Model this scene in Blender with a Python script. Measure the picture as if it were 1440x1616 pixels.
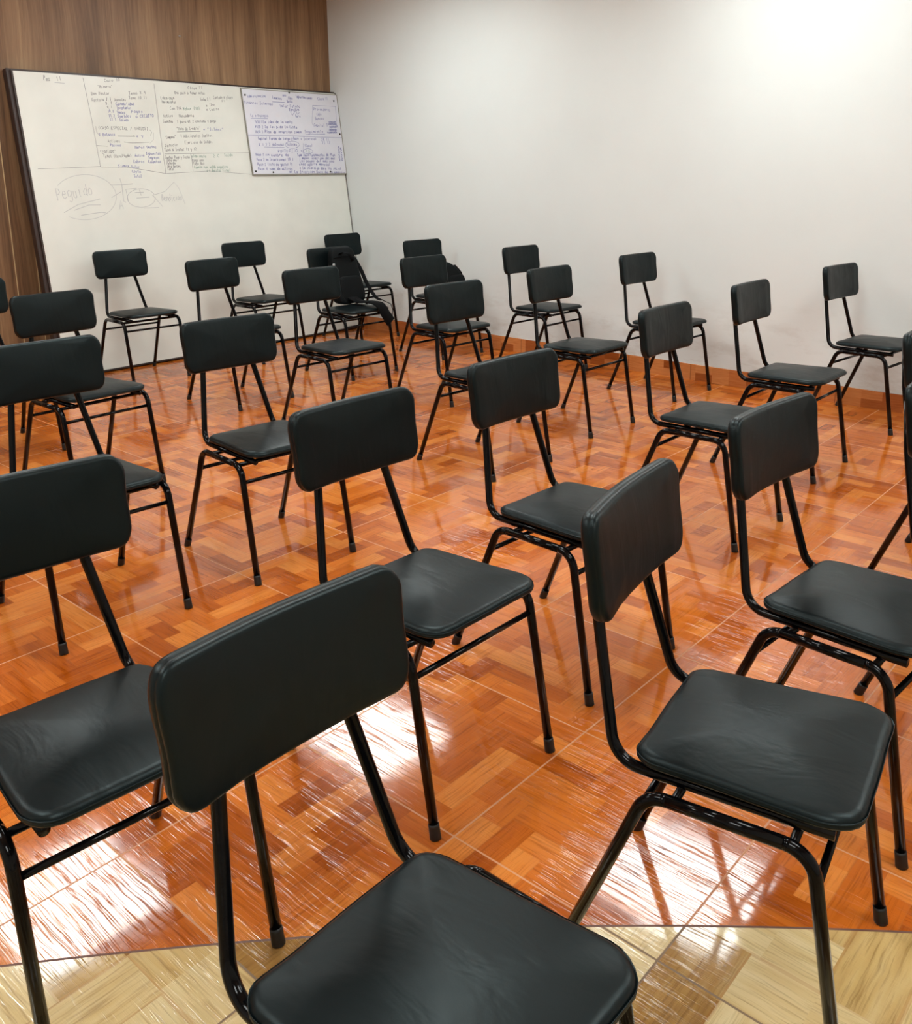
import bpy, bmesh, math, random
from math import sin, cos, pi, radians, sqrt
from mathutils import Vector, Matrix
import json
S = bpy.context.scene
for o in list(bpy.data.objects):
    bpy.data.objects.remove(o, do_unlink=True)
C = S.collection
random.seed(4)

# ---------------------------------------------------------------- camera
A = radians(49.2)                        # camera heading inside the room (room axes: X right wall normal, Y board wall normal)
CH, PITCH, ROLL, FPX, CX, CY = 1.37447, 0.239402, -0.005774, 1462.2, 753.25, 622.41
def to_room(v):                          # camera-ground frame -> room frame
    return Vector((v[0]*cos(A)+v[1]*sin(A), -v[0]*sin(A)+v[1]*cos(A), v[2]))
fw = Vector((0, cos(PITCH), -sin(PITCH))); up = Vector((0, sin(PITCH), cos(PITCH))); rt = Vector((1, 0, 0))
r2 = to_room(cos(ROLL)*rt + sin(ROLL)*up); u2 = to_room(-sin(ROLL)*rt + cos(ROLL)*up); f2 = to_room(fw)
cd = bpy.data.cameras.new('camera'); cam = bpy.data.objects.new('camera', cd); C.objects.link(cam)
M = Matrix.Identity(4)
for i in range(3):
    M[i][0] = r2[i]; M[i][1] = u2[i]; M[i][2] = -f2[i]
M[2][3] = CH
cam.matrix_world = M
cd.sensor_fit = 'HORIZONTAL'; cd.sensor_width = 36.0; cd.lens = 36.0*FPX/1440
cd.shift_x = -(CX-720)/1440; cd.shift_y = (CY-808)/1440
cd.clip_start = 0.05
S.camera = cam

# ---------------------------------------------------------------- world, exposure
S.view_settings.view_transform = 'Standard'; S.view_settings.look = 'None'
S.view_settings.gamma = 1.0; S.view_settings.use_curve_mapping = False
S.view_settings.exposure = 0.28
w = bpy.data.worlds.new('world'); S.world = w; w.use_nodes = True
w.node_tree.nodes['Background'].inputs[0].default_value = (.9, .95, 1, 1)
w.node_tree.nodes['Background'].inputs[1].default_value = 0.3
PANEL = 13.0                              # ceiling panel radiance
CEIL = 2.9
PANELS = [(4.45, 2.2), (4.25, 4.75), (1.95, 4.9), (1.95, 2.2), (4.35, -.4), (1.95, -.4), (-.5, 2.2), (-.5, 4.9), (-.5, -.4)]

# ---------------------------------------------------------------- helpers
def srgb(r, g, b):
    f = lambda c: (c/255/12.92) if c/255 <= .04045 else ((c/255+.055)/1.055)**2.4
    return (f(r), f(g), f(b), 1)
def link_mesh(name, bm, mat=None, parent=None, smooth=True, kind=None, label=None):
    me = bpy.data.meshes.new(name); bm.normal_update(); bm.to_mesh(me); bm.free()
    if mat is not None: me.materials.append(mat)
    if smooth:
        for p in me.polygons: p.use_smooth = True
    o = bpy.data.objects.new(name, me); C.objects.link(o)
    if parent is not None: o.parent = parent
    if kind: o['kind'] = kind
    if label: o['label'] = label
    return o
def empty(name, loc=(0, 0, 0), rz=0, rx=0):
    o = bpy.data.objects.new(name, None); C.objects.link(o); o.empty_display_size = .1
    o.location = loc; o.rotation_euler = (rx, 0, rz); return o
def tag(o, label, cat, group=None):
    o['label'] = label; o['category'] = cat
    if group: o['group'] = group
    return o
def box(bm, x0, x1, y0, y1, z0, z1, bevel=0):
    r = bmesh.ops.create_cube(bm, size=1)
    vs = r['verts']
    for v in vs:
        v.co = Vector(((x0+x1)/2+v.co.x*(x1-x0), (y0+y1)/2+v.co.y*(y1-y0), (z0+z1)/2+v.co.z*(z1-z0)))
    if bevel:
        es = {e for v in vs for e in v.link_edges}
        bmesh.ops.bevel(bm, geom=list(es), offset=bevel, segments=2, affect='EDGES')
    return bm
def tube(bm, pts, r, seg=14, cap=True, r_end=None, flat=1.0):
    pts = [Vector(p) for p in pts]; n = len(pts); rings = []
    t0 = (pts[1]-pts[0]).normalized()
    nrm = Vector((0, 0, 1)) if abs(t0.z) < .9 else Vector((0, 1, 0))
    nrm = (nrm - t0*nrm.dot(t0)).normalized()
    for i, p in enumerate(pts):
        t = ((pts[min(i+1, n-1)]-p).normalized()+(p-pts[max(i-1, 0)]).normalized())
        t = t.normalized() if t.length > 1e-6 else t0
        nrm = (nrm - t*nrm.dot(t)).normalized(); b = t.cross(nrm)
        rr = r if r_end is None else r+(r_end-r)*i/(n-1)
        rings.append([bm.verts.new(p+nrm*cos(2*pi*k/seg)*rr*flat+b*sin(2*pi*k/seg)*rr) for k in range(seg)])
    for a, b in zip(rings, rings[1:]):
        for k in range(seg):
            bm.faces.new((a[k], a[(k+1) % seg], b[(k+1) % seg], b[k]))
    if cap:
        bm.faces.new(list(reversed(rings[0]))); bm.faces.new(rings[-1])
    return bm
def arc_corner(a, c, b, rad, n=7):
    """points rounding the corner c between a and b"""
    a, c, b = Vector(a), Vector(c), Vector(b)
    da, db = (a-c).normalized(), (b-c).normalized()
    ang = da.angle(db); d = min(rad/math.tan(ang/2), (a-c).length*.9, (b-c).length*.9)
    R = d*math.tan(ang/2)
    bis = (da+db).normalized(); ctr = c+bis*(R/sin(ang/2))
    s, e = c+da*d-ctr, c+db*d-ctr
    full = s.angle(e); out = []
    ax = s.cross(e).normalized()
    for i in range(n+1):
        out.append(ctr+Matrix.Rotation(full*i/n, 3, ax) @ s)
    return out

# ---------------------------------------------------------------- node helpers
class N:
    def __init__(s, name):
        s.m = bpy.data.materials.new(name); s.m.use_nodes = True; s.t = s.m.node_tree
        s.b = s.t.nodes['Principled BSDF']; s.L = s.t.links
    def n(s, ty, **k):
        x = s.t.nodes.new(ty)
        for a, b in k.items(): setattr(x, a, b)
        return x
    def put(s, sock, v):
        if isinstance(v, bpy.types.NodeSocket): s.L.new(v, sock)
        else: sock.default_value = v
    def ma(s, op, a, b=None, c=None):
        x = s.n('ShaderNodeMath', operation=op)
        s.put(x.inputs[0], a)
        if b is not None: s.put(x.inputs[1], b)
        if c is not None: s.put(x.inputs[2], c)
        return x.outputs[0]
    def sel(s, t, a, b):                     # t ? a : b   (t is 0/1)
        return s.ma('ADD', s.ma('MULTIPLY', t, a), s.ma('MULTIPLY', s.ma('SUBTRACT', 1.0, t), b))
    def xyz(s, x, y, z=0.0):
        c = s.n('ShaderNodeCombineXYZ'); s.put(c.inputs[0], x); s.put(c.inputs[1], y); s.put(c.inputs[2], z); return c.outputs[0]
    def noise(s, vec, scale=1, detail=3, rough=.5, dist=0):
        x = s.n('ShaderNodeTexNoise'); s.L.new(vec, x.inputs['Vector'])
        x.inputs['Scale'].default_value = scale; x.inputs['Detail'].default_value = detail
        x.inputs['Roughness'].default_value = rough; x.inputs['Distortion'].default_value = dist
        return x.outputs[0]
    def white(s, vec):
        x = s.n('ShaderNodeTexWhiteNoise', noise_dimensions='3D'); s.L.new(vec, x.inputs['Vector']); return x
    def ramp(s, f, stops):
        x = s.n('ShaderNodeValToRGB'); s.put(x.inputs[0], f); e = x.color_ramp.elements
        while len(e) < len(stops): e.new(.5)
        for q, (p, c) in zip(e, stops): q.position = p; q.color = c
        return x.outputs[0]
    def mix(s, f, a, b, mode='MIX'):
        x = s.n('ShaderNodeMix', data_type='RGBA', blend_type=mode)
        s.put(x.inputs[0], f); s.put(x.inputs[6], a); s.put(x.inputs[7], b); return x.outputs[2]
    def coord(s, which='Object'):
        return s.n('ShaderNodeTexCoord').outputs[which]
    def mapped(s, vec, sc):
        x = s.n('ShaderNodeVectorMath', operation='MULTIPLY'); s.L.new(vec, x.inputs[0]); x.inputs[1].default_value = sc; return x.outputs[0]
    def bump(s, h, strength, dist, normal=None):
        x = s.n('ShaderNodeBump'); s.L.new(h, x.inputs['Height']); x.inputs['Strength'].default_value = strength; x.inputs['Distance'].default_value = dist
        if normal is not None: s.L.new(normal, x.inputs['Normal'])
        return x.outputs[0]
    def set(s, **k):
        for a, v in k.items(): s.put(s.b.inputs[a.replace('_', ' ')], v)
        return s.m

TS, GX, GY = .48852, 1.24, 1.63
def floor_material():
    m = N('glazed_tile_floor')
    sp = m.n('ShaderNodeSeparateXYZ'); m.L.new(m.coord(), sp.inputs[0])
    p = m.ma('DIVIDE', m.ma('SUBTRACT', sp.outputs[0], GX), TS)
    q = m.ma('DIVIDE', m.ma('SUBTRACT', sp.outputs[1], GY), TS)
    ti, tj = m.ma('FLOOR', p), m.ma('FLOOR', q)
    # arc that parts the red tiles from the beige ones
    dx, dy = m.ma('ADD', sp.outputs[0], 4.49), m.ma('ADD', sp.outputs[1], 4.22)
    rad = m.ma('SQRT', m.ma('ADD', m.ma('MULTIPLY', dx, dx), m.ma('MULTIPLY', dy, dy)))
    red = m.ma('GREATER_THAN', rad, 7.6)
    seam = m.ma('LESS_THAN', m.ma('ABSOLUTE', m.ma('SUBTRACT', rad, 7.6)), .0025)
    def bond(K, nn, seed):
        P, Q = m.ma('MULTIPLY', p, K), m.ma('MULTIPLY', q, K)
        i, j = m.ma('FLOOR', P), m.ma('FLOOR', Q)
        t = m.ma('FLOORED_MODULO', m.ma('SUBTRACT', i, j), 2.0*nn)
        hz = m.ma('LESS_THAN', t, nn-.5)
        ix = m.sel(hz, m.ma('SUBTRACT', i, t), i)
        iy = m.sel(hz, j, m.ma('SUBTRACT', j, m.ma('SUBTRACT', 2*nn-1.0, t)))
        along = m.sel(hz, m.ma('DIVIDE', m.ma('SUBTRACT', P, ix), nn), m.ma('DIVIDE', m.ma('SUBTRACT', Q, iy), nn))
        cross = m.sel(hz, m.ma('FRACT', Q), m.ma('FRACT', P))
        idv = m.xyz(ix, iy, seed)
        rnd = m.white(idv).outputs['Value']
        cut = m.ma('MULTIPLY', m.ma('GREATER_THAN', rnd, .45), m.ma('GREATER_THAN', along, m.ma('ADD', .3, m.ma('MULTIPLY', rnd, .3))))
        r2_ = m.white(m.xyz(ix, iy, m.ma('ADD', seed+3.0, cut))).outputs['Value']
        ga = m.ma('MULTIPLY', m.ma('ADD', along, m.ma('MULTIPLY', r2_, 50)), nn*TS/K)
        gc = m.ma('MULTIPLY', m.ma('ADD', cross, m.ma('MULTIPLY', r2_, 90)), TS/K)
        edge = m.ma('LESS_THAN', m.ma('MINIMUM', cross, m.ma('SUBTRACT', 1.0, cross)), .035)
        return r2_, ga, gc, edge
    r1, ga, gc, e1 = bond(8.0, 4, 1.0)
    r3, gb, gd, e3 = bond(4.0, 2, 9.0)
    rr, A_, B_, ed = m.sel(red, r1, r3), m.sel(red, ga, gb), m.sel(red, gc, gd), m.sel(red, e1, e3)
    wob = m.noise(m.xyz(m.ma('MULTIPLY', A_, 14), m.ma('MULTIPLY', B_, 14), rr), 1, 2)
    Bw = m.ma('ADD', B_, m.ma('MULTIPLY', wob, .008))
    gv = m.xyz(m.ma('MULTIPLY', A_, 9), m.ma('MULTIPLY', Bw, 190), rr)
    grain = m.noise(gv, 1, 4, .6)
    fine = m.noise(m.xyz(m.ma('MULTIPLY', A_, 7), m.ma('MULTIPLY', Bw, 330), rr), 1, 2, .5)
    soft = m.noise(m.xyz(m.ma('MULTIPLY', A_, 5), m.ma('MULTIPLY', Bw, 40), rr), 1, 2, .5)
    tone = m.ma('ADD', m.ma('MULTIPLY', rr, .62), m.ma('MULTIPLY', soft, .38))
    cred = m.ramp(tone, [(.10, srgb(146, 66, 14)), (.34, srgb(180, 90, 25)), (.62, srgb(200, 109, 38)), (.9, srgb(216, 134, 62))])
    cbei = m.ramp(tone, [(.12, srgb(118, 82, 42)), (.34, srgb(164, 124, 68)), (.54, srgb(196, 164, 106)), (.85, srgb(222, 202, 156))])
    col = m.mix(red, cbei, cred)
    dk = m.ramp(grain, [(.30, (.55, .5, .45, 1)), (.5, (1, 1, 1, 1)), (1, (1.0, 1.0, 1.0, 1))])
    col = m.mix(.75, col, dk, 'MULTIPLY')
    col = m.mix(m.ma('MULTIPLY', ed, .25), col, (.35, .12, .03, 1))
    fx, fy = m.ma('FRACT', p), m.ma('FRACT', q)
    mx = m.ma('MINIMUM', m.ma('MINIMUM', fx, m.ma('SUBTRACT', 1.0, fx)), m.ma('MINIMUM', fy, m.ma('SUBTRACT', 1.0, fy)))
    grout = m.ma('LESS_THAN', mx, .0045)
    gcol = m.mix(red, srgb(120, 92, 60), srgb(196, 132, 84))
    col = m.mix(grout, col, gcol)
    col = m.mix(seam, col, srgb(96, 52, 28))
    gs = m.ma('MAXIMUM', grout, seam)
    # every tile lies a hair out of level
    ta = m.white(m.xyz(ti, tj, 2.0)).outputs['Value']; tb = m.white(m.xyz(ti, tj, 5.0)).outputs['Value']
    tilt = m.ma('ADD', m.ma('MULTIPLY', m.ma('SUBTRACT', ta, .5), fx), m.ma('MULTIPLY', m.ma('SUBTRACT', tb, .5), fy))
    big = m.noise(m.coord(), 5, 2)
    h0 = m.ma('ADD', m.ma('MULTIPLY', tilt, .0028), m.ma('MULTIPLY', big, .0009))
    nb = m.bump(h0, 1, 1.0)
    # moulded relief: long fine furrows that run the same way over a whole tile
    wv = m.ma('MULTIPLY', m.noise(m.xyz(m.ma('MULTIPLY', sp.outputs[0], 9), m.ma('MULTIPLY', sp.outputs[1], 5), ta), 1, 3), .022)
    fur = m.noise(m.xyz(m.ma('MULTIPLY', m.ma('ADD', sp.outputs[0], wv), 165), m.ma('MULTIPLY', sp.outputs[1], 3.2), ta), 1, 2, .45)
    streak = m.ramp(m.ma('ABSOLUTE', m.ma('SUBTRACT', fur, .5)), [(.0, (0, 0, 0, 1)), (.036, (1, 1, 1, 1))])
    amt = m.ma('MULTIPLY', streak, m.ma('SUBTRACT', 1.0, gs))
    nb2 = m.bump(amt, .5, .0004, nb)
    m.set(Base_Color=col, Roughness=m.ma('ADD', .075, m.ma('MULTIPLY', gs, .5)), Normal=nb2)
    m.b.inputs['IOR'].default_value = 1.68
    return m.m
def skirting_material():
    m = N('skirting_tile')
    sp = m.n('ShaderNodeSeparateXYZ'); m.L.new(m.coord(), sp.inputs[0])
    s_ = m.ma('ADD', sp.outputs[0], sp.outputs[1])
    i = m.ma('FLOOR', m.ma('DIVIDE', s_, .49)); k = m.ma('FLOOR', m.ma('DIVIDE', s_, .122)); z = m.ma('FLOOR', m.ma('DIVIDE', sp.outputs[2], .053))
    r = m.white(m.xyz(k, m.ma('MULTIPLY', z, m.ma('GREATER_THAN', m.white(m.xyz(k, 7.0, 1.0)).outputs['Value'], .4)), 3.0)).outputs['Value']
    g = m.noise(m.xyz(m.ma('MULTIPLY', s_, 12), m.ma('MULTIPLY', sp.outputs[2], 140), r), 1, 3)
    tone = m.ma('ADD', m.ma('MULTIPLY', r, .6), m.ma('MULTIPLY', g, .4))
    col = m.ramp(tone, [(.15, srgb(138, 68, 24)), (.5, srgb(178, 100, 46)), (.85, srgb(212, 142, 84))])
    jf = m.ma('FRACT', m.ma('DIVIDE', s_, .49))
    j = m.ma('LESS_THAN', jf, .008)
    col = m.mix(j, col, srgb(110, 60, 30))
    return m.set(Base_Color=col, Roughness=.2)
def wood_material():
    m = N('wood_laminate')
    sp = m.n('ShaderNodeSeparateXYZ'); m.L.new(m.coord(), sp.inputs[0])
    x, z = sp.outputs[0], sp.outputs[2]
    w1 = m.noise(m.xyz(m.ma('MULTIPLY', x, 2.2), 0.0, m.ma('MULTIPLY', z, .7)), 1, 3)
    xd = m.ma('ADD', x, m.ma('MULTIPLY', w1, .10))
    a = m.noise(m.xyz(m.ma('MULTIPLY', xd, 7), 1.0, m.ma('MULTIPLY', z, .35)), 1, 3, .55)
    b = m.noise(m.xyz(m.ma('MULTIPLY', xd, 55), 4.0, m.ma('MULTIPLY', z, 1.3)), 1, 4, .65)
    c = m.noise(m.xyz(m.ma('MULTIPLY', x, 300), 2.0, m.ma('MULTIPLY', z, 9)), 1, 2, .6)
    t = m.ma('ADD', m.ma('ADD', m.ma('MULTIPLY', a, .55), m.ma('MULTIPLY', b, .33)), m.ma('MULTIPLY', c, .12))
    col = m.ramp(t, [(.34, srgb(82, 58, 38)), (.46, srgb(120, 90, 62)), (.56, srgb(146, 114, 82)), (.68, srgb(174, 142, 104))])
    return m.set(Base_Color=col, Roughness=.5, Normal=m.bump(b, .15, .001))
def plaster_material(name, base, scuff=True):
    m = N(name); co = m.coord()
    sp = m.n('ShaderNodeSeparateXYZ'); m.L.new(co, sp.inputs[0])
    n1 = m.noise(co, 1.6, 4, .6)
    col = m.mix(m.ramp(n1, [(.35, (0, 0, 0, 1)), (.7, (1, 1, 1, 1))]), base, tuple(c*.965 for c in base[:3])+(1,))
    if scuff:
        low = m.ma('SMOOTH_MIN', m.ma('MAXIMUM', m.ma('SUBTRACT', 1.0, m.ma('MULTIPLY', sp.outputs[2], 1.6)), 0.0), 1.0, .1)
        sc = m.ramp(m.noise(m.mapped(co, (3, 3, 9)), 1, 6, .7), [(.50, (0, 0, 0, 1)), (.66, (1, 1, 1, 1))])
        col = m.mix(m.ma('MULTIPLY', m.ma('MULTIPLY', low, sc), .55), col, srgb(168, 160, 148))
    return m.set(Base_Color=col, Roughness=.75, Normal=m.bump(m.noise(co, 90, 3), .12, .0015))
def leather_material():
    m = N('black_leatherette'); co = m.coord()
    big = m.noise(co, 9, 3, .5); grain = m.noise(co, 420, 2, .5)
    oi = m.n('ShaderNodeObjectInfo').outputs['Random']
    v = m.n('ShaderNodeVectorMath', operation='ADD'); m.L.new(co, v.inputs[0]); m.L.new(m.xyz(m.ma('MULTIPLY', oi, 9), oi, oi), v.inputs[1])
    wr = m.noise(m.mapped(v.outputs[0], (7, 16, 5)), 1, 3, .55, .6)
    col = m.mix(big, srgb(4, 10, 12), srgb(10, 17, 19))
    n = m.bump(grain, .12, .0006); n = m.bump(wr, .35, .006, n)
    m.set(Base_Color=col, Roughness=m.ma('ADD', .33, m.ma('MULTIPLY', big, .12)), Normal=n)
    m.b.inputs['IOR'].default_value = 1.33; m.b.inputs['Specular IOR Level'].default_value = .5; m.b.inputs['Specular Tint'].default_value = (.8, .98, .98, 1)
    return m.m
def plain(name, col, rough=.5, metal=0, nz=0, nscale=40, coat=0):
    m = N(name); co = m.coord(); n1 = m.noise(co, nscale, 3)
    c = m.mix(n1, col, tuple(x*.82 for x in col[:3])+(1,))
    m.set(Base_Color=c, Roughness=rough)
    m.b.inputs['Metallic'].default_value = metal
    if coat: m.b.inputs['Coat Weight'].default_value = coat; m.b.inputs['Coat Roughness'].default_value = .05
    if nz: m.L.new(m.bump(n1, nz, .002), m.b.inputs['Normal'])
    return m.m
def emit(name, col, s):
    m = N(name); m.b.inputs['Emission Color'].default_value = col; m.b.inputs['Emission Strength'].default_value = s
    m.b.inputs['Base Color'].default_value = (.9, .9, .9, 1); return m.m

M_floor = floor_material(); M_skirt = skirting_material(); M_wood = wood_material()
M_white = plaster_material('white_painted_plaster', (.69, .74, .73, 1))
M_plain = plaster_material('plain_painted_plaster', (.72, .70, .66, 1), False)
M_ceil = plaster_material('ceiling_paint', (.62, .52, .43, 1), False)
M_leather = leather_material()
M_frame = plain('black_gloss_paint', (.002, .002, .0025, 1), .11, 0, .08, 60)
M_frame.node_tree.nodes['Principled BSDF'].inputs['IOR'].default_value = 1.27
M_rubber = plain('black_rubber', (.003, .003, .003, 1), .45)
M_board = plain('whiteboard_enamel', (.76, .775, .715, 1), .32, 0, .03, 4)
M_board2 = plain('whiteboard_enamel_cool', (.74, .75, .82, 1), .32, 0, .03, 4)
M_bframe = plain('dark_brown_wood_edge_and_shadow', srgb(52, 36, 30), .45, 0, .2, 70)
M_alu = plain('grey_trim', srgb(150, 148, 138), .4, .2)
M_inkd = plain('dark_grey_ink', srgb(128, 128, 130), .6)
M_inkb = plain('blue_ink', srgb(112, 118, 176), .6)
M_inkg = plain('green_ink', srgb(130, 160, 145), .6)
M_inkp = plain('faded_ink', srgb(190, 192, 192), .6)
M_nylon = plain('black_nylon', (.005, .0065, .007, 1), .7, 0, .5, 160)
M_web = plain('black_webbing', (.003, .0035, .004, 1), .8, 0, .4, 300)
for _m in (M_nylon, M_web): _m.node_tree.nodes['Principled BSDF'].inputs['IOR'].default_value = 1.2
M_buckle = plain('light_metal', (.6, .6, .6, 1), .3, .9)
M_lamp = emit('lamp_diffuser', (.94, 1, .99, 1), PANEL)
M_lampf = plain('lamp_frame_white', (.8, .8, .8, 1), .4)

# ---------------------------------------------------------------- room shell
X0, XR, Y0, YB = -2.2, 5.56, -2.2, 6.45
def quadbox(name, x0, x1, y0, y1, z0, z1, mat):
    bm = bmesh.new(); box(bm, x0, x1, y0, y1, z0, z1); return link_mesh(name, bm, mat, smooth=False, kind='structure')
quadbox('floor', X0-.1, 5.80, Y0-.1, YB+.1, -.1, 0, M_floor)
quadbox('ceiling', X0-.1, 5.80, Y0-.1, YB+.1, CEIL, CEIL+.1, M_ceil)
quadbox('wall_back', X0, 5.80, YB, YB+.1, 0, CEIL, M_wood)
quadbox('wall_left', X0-.1, X0, Y0, YB, 0, CEIL, M_plain)
quadbox('wall_front', X0, 5.80, Y0-.1, Y0, 0, CEIL, M_plain)
def wx(y, h=0): return 5.468+.0165*(y-1.5)      # face of the white wall (not quite square to the room)
def slab(name, off0, off1, z0, z1, ya, yb, mat):
    bm = bmesh.new(); vs = []
    for y in (ya, yb):
        for x in (wx(y)+off0, wx(y)+off1):
            for z in (z0, z1): vs.append(bm.verts.new((x, y, z)))
    for f in ((0, 1, 3, 2), (4, 6, 7, 5), (0, 4, 5, 1), (2, 3, 7, 6), (0, 2, 6, 4), (1, 5, 7, 3)): bm.faces.new([vs[i] for i in f])
    bmesh.ops.recalc_face_normals(bm, faces=bm.faces)
    return link_mesh(name, bm, mat, smooth=False, kind='structure')
slab('wall_right', 0, .15, 0, CEIL, Y0, YB, M_white)
slab('baseboard_right', -.012, 0, 0, .105, Y0, YB-.012, M_skirt)
quadbox('baseboard_back', 3.0, 5.52, YB-.012, YB, 0, .105, M_skirt)
# laminate joints on the board wall
for i, x in enumerate((2.715, 2.862, 1.5, .28)):
    quadbox('trim_%d' % (i+1), x-.003, x+.003, YB-.003, YB, 0.0, (1.95, 1.95, 1.95, 1.95)[i], plain('joint_%d' % i, srgb(196, 170, 128), .5))

# ---------------------------------------------------------------- lamps
def ceiling_light(x, y):
    t = empty('ceiling_light', (x, y, CEIL)); 
    bm = bmesh.new(); box(bm, -.40, .40, -.47, .47, -.03, -.001); d = link_mesh('diffuser', bm, M_lamp, t, smooth=False)
    bm = bmesh.new()
    for a in ((-.44, -.40, -.51, .51), (.40, .44, -.51, .51), (-.40, .40, -.51, -.47), (-.40, .40, .47, .51)): box(bm, *a, -.05, -.001)
    link_mesh('frame', bm, M_lampf, t, smooth=False)
    return t
for k, (x, y) in enumerate(PANELS):
    tag(ceiling_light(x, y), 'square white ceiling light panel above the chairs', 'ceiling light', 'ceiling light panels')

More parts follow.
